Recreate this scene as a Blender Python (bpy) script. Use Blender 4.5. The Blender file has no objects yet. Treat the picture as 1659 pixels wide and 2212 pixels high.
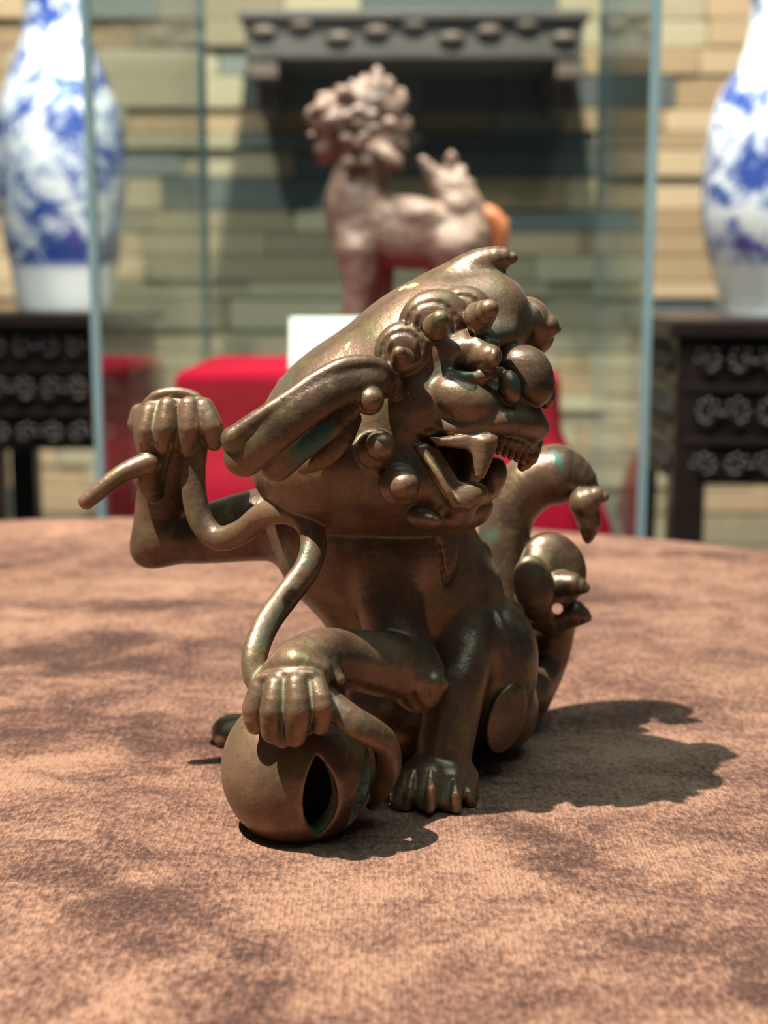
import bpy, math, random
import numpy as np

# ------------------------------------------------------------------ camera, light, exposure
SC = bpy.context.scene
COL = SC.collection
W, H, F = 1659.0, 2212.0, 3000.0          # image size and focal length in pixels
TILT = math.radians(9.5)
TABLE_Z = 0.75
CAM_H = 0.20                               # camera height above the table top
CAM = (0.0, 0.0, TABLE_Z + CAM_H)

cam_data = bpy.data.cameras.new('camera')
cam = bpy.data.objects.new('camera', cam_data)
COL.objects.link(cam)
cam.location = CAM
cam.rotation_euler = (math.pi / 2 - TILT, 0, 0)
cam_data.sensor_fit = 'VERTICAL'
cam_data.sensor_height = 24.0
cam_data.lens = 24.0 * F / H
cam_data.clip_start = 0.01
cam_data.clip_end = 50
cam_data.dof.use_dof = True
cam_data.dof.focus_distance = 0.505
cam_data.dof.aperture_fstop = 5.5
SC.camera = cam

SC.view_settings.view_transform = 'Standard'
SC.view_settings.look = 'None'
SC.view_settings.exposure = 0.0
SC.view_settings.gamma = 1.0
SC.view_settings.use_curve_mapping = False

world = bpy.data.worlds.new('room_ambient')
SC.world = world
world.use_nodes = True
bgn = world.node_tree.nodes['Background']
bgn.inputs[0].default_value = (0.72, 0.90, 1.0, 1)
bgn.inputs[1].default_value = 0.05


def lamp(name, kind, loc, target, energy, color, **kw):
    d = bpy.data.lights.new(name, kind)
    d.energy = energy
    d.color = color
    for k, v in kw.items():
        setattr(d, k, v)
    o = bpy.data.objects.new(name, d)
    COL.objects.link(o)
    o.location = loc
    dx, dy, dz = (target[i] - loc[i] for i in range(3))
    o.rotation_euler = (math.acos(max(-1, min(1, -dz / math.sqrt(dx * dx + dy * dy + dz * dz)))), 0,
                        math.atan2(dy, dx) + math.pi / 2 + math.pi)
    import mathutils
    o.rotation_euler = mathutils.Vector((dx, dy, dz)).to_track_quat('-Z', 'Y').to_euler()
    return o


R = math.radians
lamp('spot_key', 'SPOT', (-0.76, 0.29, 2.75), (0.0, 0.60, 0.78), 600, (1.0, 0.93, 0.82),
     spot_size=R(60), spot_blend=0.6, shadow_soft_size=0.014)
lamp('spot_case', 'SPOT', (-0.30, 1.46, 2.9), (0.02, 1.60, 0.95), 260, (1.0, 0.94, 0.84),
     spot_size=R(36), spot_blend=0.8, shadow_soft_size=0.03)
lamp('spot_vase_left', 'SPOT', (-0.50, 1.05, 2.6), (-0.45, 2.1, 0.95), 160, (1.0, 0.96, 0.90),
     spot_size=R(50), spot_blend=0.8, shadow_soft_size=0.03)
lamp('spot_vase_right', 'SPOT', (0.62, 0.95, 2.6), (0.55, 1.8, 0.95), 190, (1.0, 0.96, 0.90),
     spot_size=R(50), spot_blend=0.8, shadow_soft_size=0.03)
lamp('spot_wall', 'SPOT', (0.05, 1.65, 3.0), (0.05, 2.65, 1.0), 560, (1.0, 0.93, 0.80),
     spot_size=R(100), spot_blend=0.9, shadow_soft_size=0.06)
lamp('ceiling_panel', 'AREA', (0.15, 0.35, 3.0), (0.15, 0.5, 0.75), 40, (0.68, 1.0, 1.0),
     shape='RECTANGLE', size=2.0, size_y=1.6)

# ------------------------------------------------------------------ helpers
ST, CT = math.sin(TILT), math.cos(TILT)
RT = np.array([1.0, 0, 0]); UP = np.array([0, ST, CT]); FW = np.array([0, CT, -ST])


def PT(px, py, Y):
    """point (world metres relative to the camera foot on the table plane) seen at a pixel, at forward distance Y"""
    d = FW + (px - W / 2) / F * RT + (H / 2 - py) / F * UP
    t = Y / d[1]
    return np.array([0, 0, CAM_H]) + d * t


def PW(px, py, Y):
    p = PT(px, py, Y)
    return (p[0], p[1], p[2] + TABLE_Z)


def tag(o, label=None, cat=None, group=None, kind=None):
    for k, v in (('label', label), ('category', cat), ('group', group), ('kind', kind)):
        if v:
            o[k] = v
    return o


def empty(name, loc, parent=None):
    o = bpy.data.objects.new(name, None)
    o.location = loc
    o.empty_display_size = 0.02
    COL.objects.link(o)
    o.parent = parent
    return o


def mesh_obj(name, verts, faces, mat, parent=None, smooth=False, origin=None):
    me = bpy.data.meshes.new(name)
    if origin is not None:
        verts = [(v[0] - origin[0], v[1] - origin[1], v[2] - origin[2]) for v in verts]
    me.from_pydata([tuple(map(float, v)) for v in verts], [], faces)
    me.validate()
    if smooth:
        me.polygons.foreach_set('use_smooth', [True] * len(me.polygons))
    me.materials.append(mat)
    o = bpy.data.objects.new(name, me)
    COL.objects.link(o)
    o.parent = parent
    if origin is not None and parent is None:
        o.location = origin
    return o


class MB:
    """collects verts/faces for one mesh"""
    def __init__(s):
        s.v, s.f = [], []

    def box(s, lo, hi, bev=0.0):
        b = len(s.v)
        if bev <= 0:
            x0, y0, z0 = lo; x1, y1, z1 = hi
            s.v += [(x0, y0, z0), (x1, y0, z0), (x1, y1, z0), (x0, y1, z0), (x0, y0, z1), (x1, y0, z1), (x1, y1, z1), (x0, y1, z1)]
            s.f += [tuple(b + i for i in q) for q in ((0, 3, 2, 1), (4, 5, 6, 7), (0, 1, 5, 4), (1, 2, 6, 5), (2, 3, 7, 6), (3, 0, 4, 7))]
            return s
        import bmesh
        bm = bmesh.new()
        bmesh.ops.create_cube(bm, size=1)
        for v in bm.verts:
            v.co = [lo[i] + (hi[i] - lo[i]) * (v.co[i] + 0.5) for i in range(3)]
        bmesh.ops.bevel(bm, geom=list(bm.edges), offset=bev, segments=2, affect='EDGES', profile=0.6)
        bm.verts.ensure_lookup_table()
        s.v += [tuple(v.co) for v in bm.verts]
        s.f += [tuple(b + v.index for v in f.verts) for f in bm.faces]
        bm.free()
        return s

    def lathe(s, prof, c, n=48, z0=0):
        """prof: (radius, z)"""
        b = len(s.v)
        m = len(prof)
        for r, z in prof:
            for i in range(n):
                a = 2 * math.pi * i / n
                s.v.append((c[0] + r * math.cos(a), c[1] + r * math.sin(a), c[2] + z))
        for j in range(m - 1):
            for i in range(n):
                i2 = (i + 1) % n
                s.f.append((b + j * n + i, b + j * n + i2, b + (j + 1) * n + i2, b + (j + 1) * n + i))
        s.f.append(tuple(b + i for i in range(n))[::-1])
        s.f.append(tuple(b + (m - 1) * n + i for i in range(n)))
        return s

    def blob(s, c, r, nu=8, nv=5):
        b = len(s.v)
        for j in range(nv + 1):
            t = math.pi * j / nv
            for i in range(nu):
                a = 2 * math.pi * i / nu
                s.v.append((c[0] + r[0] * math.sin(t) * math.cos(a), c[1] + r[1] * math.sin(t) * math.sin(a), c[2] + r[2] * math.cos(t)))
        for j in range(nv):
            for i in range(nu):
                i2 = (i + 1) % nu
                s.f.append((b + j * nu + i, b + (j + 1) * nu + i, b + (j + 1) * nu + i2, b + j * nu + i2))
        return s

    def build(s, name, mat, parent=None, smooth=False, origin=None):
        return mesh_obj(name, s.v, s.f, mat, parent, smooth, origin)


# ------------------------------------------------------------------ node material helpers
class NT:
    def __init__(s, name):
        s.m = bpy.data.materials.new(name)
        s.m.use_nodes = True
        s.t = s.m.node_tree
        s.t.nodes.clear()
        s.out = s.n('ShaderNodeOutputMaterial')

    def n(s, typ, **kw):
        x = s.t.nodes.new(typ)
        for k, v in kw.items():
            setattr(x, k, v)
        return x

    def l(s, a, b):
        s.t.links.new(a, b)

    def set(s, sock, v):
        if isinstance(v, bpy.types.NodeSocket):
            s.l(v, sock)
        elif v is not None:
            if isinstance(v, (tuple, list)) and len(v) == 3 and sock.type == 'RGBA':
                v = (*v, 1)
            sock.default_value = v

    def coord(s, kind='Object', scale=(1, 1, 1), loc=(0, 0, 0)):
        c = s.n('ShaderNodeTexCoord')
        m = s.n('ShaderNodeMapping')
        m.inputs['Scale'].default_value = scale
        m.inputs['Location'].default_value = loc
        s.l(c.outputs[kind], m.inputs['Vector'])
        return m.outputs['Vector']

    def noise(s, vec, scale, detail=4, rough=0.5, dist=0.0):
        x = s.n('ShaderNodeTexNoise')
        s.l(vec, x.inputs['Vector'])
        x.inputs['Scale'].default_value = scale
        x.inputs['Detail'].default_value = detail
        x.inputs['Roughness'].default_value = rough
        x.inputs['Distortion'].default_value = dist
        return x.outputs['Fac']

    def vor(s, vec, scale, feature='F1'):
        x = s.n('ShaderNodeTexVoronoi', feature=feature)
        s.l(vec, x.inputs['Vector'])
        x.inputs['Scale'].default_value = scale
        return x

    def ramp(s, fac, stops, interp='LINEAR'):
        x = s.n('ShaderNodeValToRGB')
        s.l(fac, x.inputs['Fac'])
        r = x.color_ramp
        r.interpolation = interp
        while len(r.elements) < len(stops):
            r.elements.new(0.5)
        for e, (p, c) in zip(r.elements, stops):
            e.position = p
            e.color = (*c, 1) if len(c) == 3 else c
        return x.outputs['Color']

    def step(s, fac, a, b):
        x = s.n('ShaderNodeMapRange', interpolation_type='SMOOTHSTEP')
        s.set(x.inputs['Value'], fac)
        x.inputs['From Min'].default_value = a
        x.inputs['From Max'].default_value = b
        return x.outputs['Result']

    def math(s, op, a, b=None):
        x = s.n('ShaderNodeMath', operation=op)
        s.set(x.inputs[0], a)
        if b is not None:
            s.set(x.inputs[1], b)
        return x.outputs[0]

    def mix(s, fac, a, b, blend='MIX'):
        x = s.n('ShaderNodeMix', data_type='RGBA', blend_type=blend)
        s.set(x.inputs[0], fac)
        s.set(x.inputs[6], a)
        s.set(x.inputs[7], b)
        return x.outputs[2]

    def bump(s, height, strength, dist=0.001, normal=None):
        x = s.n('ShaderNodeBump')
        x.inputs['Strength'].default_value = strength
        x.inputs['Distance'].default_value = dist
        s.l(height, x.inputs['Height'])
        if normal is not None:
            s.l(normal, x.inputs['Normal'])
        return x.outputs['Normal']

    def principled(s, **kw):
        b = s.n('ShaderNodeBsdfPrincipled')
        for k, v in kw.items():
            s.set(b.inputs[k.replace('_', ' ')], v)
        s.l(b.outputs[0], s.out.inputs['Surface'])
        return b


def plain(name, col, rough=0.5, metal=0.0, var=0.15, scale=30, **kw):
    t = NT(name)
    v = t.coord('Object')
    n = t.noise(v, scale, 5)
    c = t.mix(n, tuple(x * (1 - var) for x in col), tuple(min(1, x * (1 + var)) for x in col))
    t.principled(Base_Color=c, Roughness=rough, Metallic=metal, **kw)
    return t.m


CLOTH_C = (-0.16, 0.48)


def on_table(px, py):
    a = TILT + math.atan((py - H / 2) / F)
    y = CAM_H / math.tan(a)
    return PT(px, py, y)[0], y


NAP = []
for (_px, _py, _rx, _ry, _d) in ((160, 1420, 260, 45, .10), (60, 1560, 180, 70, .09), (330, 1600, 150, 60, .08), (480, 1610, 70, 40, .08),
                                 (330, 1980, 200, 90, .09), (500, 2120, 180, 70, .08), (130, 1860, 160, 60, .06), (1220, 1840, 140, 60, .09),
                                 (250, 1310, 330, 14, .10), (1500, 1200, 200, 10, .07), (1640, 2150, 60, 50, .10), (900, 2060, 260, 40, .03)):
    _x, _y = on_table(_px, _py)
    NAP.append((_x, _y, _rx * _y / F * 1.1, abs(on_table(_px, _py - _ry)[1] - _y) * 1.1, _d * 1.35))


def mat_bronze(name='bronze_patina', stain=None, amount=0.0):
    t = NT(name)
    v = t.coord('Object')
    big = t.noise(v, 28, 5, 0.55, 0.4)
    fine = t.noise(v, 420, 4, 0.65)
    mid = t.noise(v, 75, 5, 0.6)
    base = t.ramp(big, [(0.34, (0.070, 0.043, 0.027)), (0.5, (0.150, 0.090, 0.056)), (0.66, (0.235, 0.143, 0.090))])
    base = t.mix(t.step(mid, 0.50, 0.70), base, (0.156, 0.115, 0.052))
    at = t.n('ShaderNodeAttribute', attribute_name='cavity').outputs['Fac']
    cav = t.step(t.math('ADD', at, t.math('MULTIPLY', t.math('SUBTRACT', mid, 0.5), 0.35)), 0.05, 0.34)
    base = t.mix(t.math('MULTIPLY', cav, 0.8), base, (0.160, 0.167, 0.095))
    edge = t.step(t.math('SUBTRACT', t.math('MULTIPLY', at, -1.0), t.math('MULTIPLY', t.math('SUBTRACT', mid, 0.5), 0.5)), 0.06, 0.34)
    base = t.mix(t.math('MULTIPLY', edge, 0.5), base, (0.26, 0.150, 0.080))
    vg = t.math('MULTIPLY', t.step(t.noise(v, 19, 3, 0.5, 0.8), 0.60, 0.68), t.step(mid, 0.42, 0.6))
    base = t.mix(t.math('MULTIPLY', vg, 0.6), base, (0.060, 0.134, 0.099))
    base = t.mix(t.math('MULTIPLY', t.step(fine, 0.56, 0.74), 0.35), base, (0.312, 0.209, 0.121))
    base = t.mix(t.math('MULTIPLY', t.step(fine, 0.46, 0.34), 0.35), base, (0.052, 0.034, 0.021))
    if stain:
        base = t.mix(t.math('MULTIPLY', t.step(t.math('ADD', mid, t.math('MULTIPLY', fine, 0.4)), 0.52, 0.78), amount), base, stain)
    rough = t.math('ADD', t.math('MULTIPLY', mid, 0.30), 0.20)
    rough = t.math('ADD', rough, t.math('MULTIPLY', cav, 0.25))
    nb = t.bump(fine, 0.30, 0.0006)
    nb = t.bump(mid, 0.22, 0.002, nb)
    t.principled(Base_Color=base, Metallic=0.46, Roughness=rough, Normal=nb)
    return t.m


def mat_cloth():
    t = NT('brown_suede_cloth')
    v = t.coord('Object')
    vs = t.coord('Object', scale=(1.0, 1.25, 1.0))
    nap = t.noise(vs, 7.5, 5, 0.62, 0.7)
    nap2 = t.noise(vs, 30, 6, 0.68, 0.6)
    fine = t.noise(v, 900, 2, 0.6)
    fib = t.noise(t.coord('Object', scale=(1.0, 0.6, 1.0)), 480, 3, 0.62)
    f = t.math('ADD', t.math('MULTIPLY', nap, 0.50), t.math('MULTIPLY', nap2, 0.50))
    f = t.math('ADD', f, t.math('MULTIPLY', t.math('SUBTRACT', fib, 0.53), 0.56))
    # where the nap has been brushed the other way: patches (x, y, radius x, radius y, depth) in metres on the table
    for (x, y, rx, ry, dp) in NAP:
        vm = t.n('ShaderNodeMapping')
        vm.vector_type = 'POINT'
        vm.inputs['Location'].default_value = (-(x - CLOTH_C[0]) / rx, -(y - CLOTH_C[1]) / ry, 0)
        vm.inputs['Scale'].default_value = (1 / rx, 1 / ry, 0)
        t.l(v, vm.inputs['Vector'])
        ln = t.n('ShaderNodeVectorMath', operation='LENGTH')
        t.l(vm.outputs[0], ln.inputs[0])
        m = t.math('SUBTRACT', 1.0, t.step(t.math('ADD', ln.outputs['Value'], t.math('MULTIPLY', t.math('SUBTRACT', nap2, 0.5), 1.6)), 0.15, 1.35))
        f = t.math('SUBTRACT', f, t.math('MULTIPLY', m, dp))
    c = t.ramp(f, [(0.30, (0.048, 0.019, 0.013)), (0.40, (0.096, 0.042, 0.029)), (0.49, (0.182, 0.088, 0.057)), (0.60, (0.300, 0.158, 0.102))])
    c = t.mix(t.math('MULTIPLY', t.step(fine, 0.58, 0.8), 0.5), c, (0.46, 0.28, 0.19))
    wv = t.n('ShaderNodeTexWave', wave_type='BANDS', bands_direction='X')
    t.l(v, wv.inputs['Vector'])
    wv.inputs['Scale'].default_value = 190
    wv.inputs['Distortion'].default_value = 4.0
    wv.inputs['Detail'].default_value = 3
    wv.inputs['Detail Scale'].default_value = 3
    h = t.math('ADD', fib, t.math('MULTIPLY', wv.outputs['Fac'], 0.10))
    nb = t.bump(h, 1.0, 0.0024)
    nb = t.bump(nap2, 0.30, 0.008, nb)
    t.principled(Base_Color=c, Roughness=0.85, Sheen_Weight=0.12, Sheen_Roughness=0.4,
                 Sheen_Tint=(0.9, 0.65, 0.55), Specular_IOR_Level=0.25, Normal=nb)
    return t.m


def mat_glass():
    t = NT('case_glass')
    tr = t.n('ShaderNodeBsdfTransparent')
    tr.inputs[0].default_value = (0.965, 0.985, 0.976, 1)
    gl = t.n('ShaderNodeBsdfGlossy')
    gl.inputs['Roughness'].default_value = 0.0
    gl.inputs[0].default_value = (1, 1, 1, 1)
    lw = t.n('ShaderNodeLayerWeight')
    lw.inputs['Blend'].default_value = 0.5
    fr = t.n('ShaderNodeMath', operation='MULTIPLY_ADD')      # Schlick's reflectance, alike on both faces
    t.l(t.math('POWER', lw.outputs['Facing'], 5.0), fr.inputs[0])
    fr.inputs[1].default_value = 0.95
    fr.inputs[2].default_value = 0.02
    mx = t.n('ShaderNodeMixShader')
    t.l(fr.outputs[0], mx.inputs[0])
    t.l(tr.outputs[0], mx.inputs[1])
    t.l(gl.outputs[0], mx.inputs[2])
    t.l(mx.outputs[0], t.out.inputs['Surface'])
    return t.m


def mat_porcelain():
    t = NT('blue_white_porcelain')
    v = t.coord('Object')
    blotch = t.noise(v, 11, 6, 0.62, 1.3)
    leaf = t.noise(v, 38, 4, 0.6, 1.5)
    z = t.n('ShaderNodeSeparateXYZ')
    t.l(v, z.inputs[0])
    band = t.math('MULTIPLY', t.step(z.outputs['Z'], 0.055, 0.075), t.math('SUBTRACT', 1.0, t.step(z.outputs['Z'], 0.46, 0.50)))
    dens = t.math('ADD', t.math('MULTIPLY', blotch, 0.7), t.math('MULTIPLY', leaf, 0.3))
    ring = t.math('MULTIPLY', t.step(z.outputs['Z'], 0.058, 0.064), t.math('SUBTRACT', 1.0, t.step(z.outputs['Z'], 0.085, 0.125)))
    dens = t.math('ADD', dens, t.math('MULTIPLY', ring, 0.06))
    k = t.math('MULTIPLY', t.step(dens, 0.47, 0.57), band)
    wash = t.math('MULTIPLY', t.step(dens, 0.42, 0.52), band)
    c = t.mix(t.math('MULTIPLY', wash, 0.45), (0.74, 0.78, 0.76), (0.30, 0.43, 0.68))
    c = t.mix(k, c, (0.035, 0.075, 0.29))
    t.principled(Base_Color=c, Roughness=0.08, Coat_Weight=0.5, Coat_Roughness=0.03)
    return t.m


def mat_stone(name, a, b):
    t = NT(name)
    v = t.coord('Object')
    oi = t.n('ShaderNodeObjectInfo')
    n1 = t.noise(t.coord('Object', scale=(1, 1, 3)), 9, 6, 0.6, 0.5)
    n2 = t.noise(v, 60, 5, 0.6)
    f = t.math('ADD', t.math('MULTIPLY', oi.outputs['Random'], 0.65), t.math('MULTIPLY', n1, 0.5))
    c = t.mix(t.step(f, 0.2, 1.0), a, b)
    c = t.mix(t.math('MULTIPLY', t.step(n2, 0.5, 0.7), 0.3), c, tuple(x * 0.6 for x in a))
    nb = t.bump(n2, 0.5, 0.004)
    t.principled(Base_Color=c, Roughness=0.8, Normal=nb)
    return t.m


def mat_darkwood():
    t = NT('dark_carved_wood')
    v = t.coord('Object', scale=(1, 1, 6))
    n = t.noise(v, 12, 5)
    c = t.mix(n, (0.006, 0.0035, 0.003), (0.020, 0.011, 0.009))
    t.principled(Base_Color=c, Roughness=0.34)
    return t.m


def mat_velvet():
    t = NT('red_velvet')
    v = t.coord('Object')
    n = t.noise(v, 16, 4)
    c = t.mix(n, (0.15, 0.002, 0.009), (0.24, 0.003, 0.018))
    t.principled(Base_Color=c, Roughness=0.9, Specular_IOR_Level=0.05)
    return t.m


def mat_terracotta():
    t = NT('carved_root_wood')
    v = t.coord('Object')
    n = t.noise(v, 14, 5, 0.6, 0.6)
    n2 = t.noise(v, 60, 4)
    c = t.ramp(n, [(0.3, (0.07, 0.038, 0.030)), (0.5, (0.175, 0.100, 0.078)), (0.72, (0.27, 0.170, 0.130))])
    c = t.mix(t.math('MULTIPLY', n2, 0.3), c, (0.22, 0.12, 0.08))
    t.principled(Base_Color=c, Roughness=0.55, Normal=t.bump(n2, 0.9, 0.008))
    return t.m


M = dict(bronze=mat_bronze(), verdigris=mat_bronze('bronze_verdigris', (0.045, 0.115, 0.088), 1.0),
         green_dirt=mat_bronze('bronze_green_dirt', (0.12, 0.125, 0.078), 1.0), corroded=mat_bronze('bronze_pale_corrosion', (0.30, 0.35, 0.28), 1.3), brass=mat_bronze('bare_brass_scratch', (0.62, 0.46, 0.26), 1.4), cloth=mat_cloth(), glass=mat_glass(), porcelain=mat_porcelain(),
         stone=mat_stone('ledger_stone', (0.22, 0.185, 0.115), (0.44, 0.39, 0.26)),
         stone_warm=mat_stone('ledger_stone_warm', (0.32, 0.22, 0.12), (0.54, 0.41, 0.26)),
         slate_shade=mat_stone('slate_shade_stone', (0.075, 0.090, 0.088), (0.20, 0.225, 0.20)),  # dark tone stands in for reflection and shade; also a few stray stones
         darkwood=mat_darkwood(), velvet=mat_velvet(), qilin=mat_terracotta(),
         orange=plain('orange_stained_wood', (0.42, 0.13, 0.05), 0.5),
         mortar=plain('wall_mortar', (0.12, 0.10, 0.08), 0.9),
         floor=plain('grey_floor_tile', (0.16, 0.18, 0.17), 0.35, var=0.2, scale=4),
         card=plain('white_card', (0.66, 0.72, 0.71), 0.45, var=0.02),
         beam=plain('dark_beam_wood', (0.085, 0.070, 0.066), 0.6, var=0.4, scale=20),
         bracket=plain('bracket_wood', (0.12, 0.085, 0.070), 0.6, var=0.4, scale=20),
         plinth=plain('plinth_board', (0.035, 0.032, 0.030), 0.5),
         edge=plain('polished_glass_edge', (0.13, 0.19, 0.205), 0.15, var=0.1))


# ------------------------------------------------------------------ sculpting with distance fields (units: mm)
OFF = [0.0]                                # extra forward distance (mm) of the group being sculpted


def P3(px, py, Y):
    Y = Y + OFF[0]
    return PT(px, py, Y / 1000.0) * 1000.0


def S(px, py, Y):
    """mm per pixel at that place"""
    Y = Y + OFF[0]
    d = FW + (px - W / 2) / F * RT + (H / 2 - py) / F * UP
    return Y / d[1] / F


class Prim:
    def __init__(s, lo, hi, fn):
        s.lo, s.hi, s.fn = np.array(lo, float), np.array(hi, float), fn


def ell(px, py, Y, r, phi=0, yaw=0, pitch=0):
    c = P3(px, py, Y)
    k = S(px, py, Y)
    if not isinstance(r, (tuple, list)):
        r = (r, r, r)
    if len(r) == 2:
        r = (r[0], r[1], min(r))
    rr = np.array(r, float) * k
    a = R(phi)
    e1 = math.cos(a) * RT + math.sin(a) * UP
    e2 = -math.sin(a) * RT + math.cos(a) * UP
    e3 = FW.copy()
    if yaw:
        b = R(yaw)
        e1, e3 = math.cos(b) * e1 + math.sin(b) * e3, -math.sin(b) * e1 + math.cos(b) * e3
    if pitch:
        b = R(pitch)
        e2, e3 = math.cos(b) * e2 + math.sin(b) * e3, -math.sin(b) * e2 + math.cos(b) * e3
    E = np.stack([e1, e2, e3])
    ext = np.sqrt(((E * rr[:, None]) ** 2).sum(0))

    def fn(x, y, z):
        x = x - c[0]; y = y - c[1]; z = z - c[2]
        k0 = 0; k1 = 0
        for i in range(3):
            q = E[i, 0] * x + E[i, 1] * y + E[i, 2] * z
            q1 = q / rr[i]
            k0 = k0 + q1 * q1
            k1 = k1 + (q1 / rr[i]) ** 2
        k0 = np.sqrt(k0)
        return k0 * (k0 - 1) / np.maximum(np.sqrt(k1), 1e-6)
    return [Prim(c - ext, c + ext, fn)]


def seg(a, b, ra, rb, flat=None):
    a = np.array(a, float); b = np.array(b, float)
    lo = np.minimum(a - ra, b - rb); hi = np.maximum(a + ra, b + rb)
    if flat is not None:
        n, q = flat
        g = 1.0 / q - 1.0

    def fn(x, y, z):
        x = x - a[0]; y = y - a[1]; z = z - a[2]
        d = b - a
        if flat is not None:
            dn = (x * n[0] + y * n[1] + z * n[2]) * g
            x = x + dn * n[0]; y = y + dn * n[1]; z = z + dn * n[2]
            d = d + (d @ n) * g * n
        dd = max(float(d @ d), 1e-9)
        t = np.clip((x * d[0] + y * d[1] + z * d[2]) / dd, 0, 1)
        x = x - t * d[0]; y = y - t * d[1]; z = z - t * d[2]
        return np.sqrt(x * x + y * y + z * z) - (ra + (rb - ra) * t)
    return Prim(lo, hi, fn)


def tube(pts, flat=None, step=2.5, straight=False):
    """pts (px,py,Y,r px); flat (vector, thickness ratio)"""
    C = [P3(p[0], p[1], p[2]) for p in pts]
    Rr = [p[3] * S(p[0], p[1], p[2]) for p in pts]
    if flat is not None:
        n = np.array(flat[0], float); flat = (n / np.linalg.norm(n), flat[1])
    Q, RQ = [], []
    n = len(C)
    for i in range(n - 1):
        p0, p1, p2, p3 = C[max(i - 1, 0)], C[i], C[i + 1], C[min(i + 2, n - 1)]
        m = 1 if straight else max(1, int(np.linalg.norm(p2 - p1) / step))
        for j in range(m):
            t = j / m
            if straight:
                Q.append(p1); RQ.append(Rr[i]); continue
            Q.append(0.5 * ((2 * p1) + (p2 - p0) * t + (2 * p0 - 5 * p1 + 4 * p2 - p3) * t * t + (3 * p1 - p0 - 3 * p2 + p3) * t ** 3))
            RQ.append(Rr[i] + (Rr[i + 1] - Rr[i]) * t)
    Q.append(C[-1]); RQ.append(Rr[-1])
    return [seg(Q[i], Q[i + 1], RQ[i], RQ[i + 1], flat) for i in range(len(Q) - 1)]


def prism(poly, Y0, Y1, rnd=0.0):
    """pixel polygon given real depth: the solid between forward distances Y0 and Y1"""
    pts = np.array([P3(x, y, (Y0 + Y1) / 2) for x, y in poly])
    # plane coordinates: X and height above table along the camera's up direction, perpendicular to forward
    c = pts.mean(0)
    q2 = np.stack([(pts - c) @ RT, (pts - c) @ UP], 1)
    corners = np.array([P3(x, y, Yq) for x, y in poly for Yq in (Y0, Y1)])
    lo, hi = corners.min(0) - 2, corners.max(0) + 2
    half = (Y1 - Y0) / 2.0

    def fn(x, y, z):
        x = x - c[0]; y = y - c[1]; z = z - c[2]
        u = x * RT[0] + y * RT[1] + z * RT[2]
        w = x * UP[0] + y * UP[1] + z * UP[2]
        dep = np.abs(x * FW[0] + y * FW[1] + z * FW[2]) - half
        u, w = np.broadcast_arrays(u, w)
        d = np.full(u.shape, 1e9, np.float32)
        sgn = np.ones(u.shape, np.float32)
        N = len(q2)
        for i in range(N):
            a = q2[i]; b = q2[i - 1]
            e = b - a
            wx = u - a[0]; wy = w - a[1]
            t = np.clip((wx * e[0] + wy * e[1]) / (e @ e), 0, 1)
            bx = wx - e[0] * t; by = wy - e[1] * t
            d = np.minimum(d, bx * bx + by * by)
            c1 = w >= a[1]; c2 = w < b[1]; c3 = e[0] * wy > e[1] * wx
            fl = (c1 & c2 & c3) | (~c1 & ~c2 & ~c3)
            sgn = np.where(fl, -sgn, sgn)
        d2 = np.sqrt(d) * sgn + rnd
        dep = dep + rnd
        return np.minimum(np.maximum(d2, dep), 0) + np.sqrt(np.maximum(d2, 0) ** 2 + np.maximum(dep, 0) ** 2) - rnd
    return [Prim(lo, hi, fn)]


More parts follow.
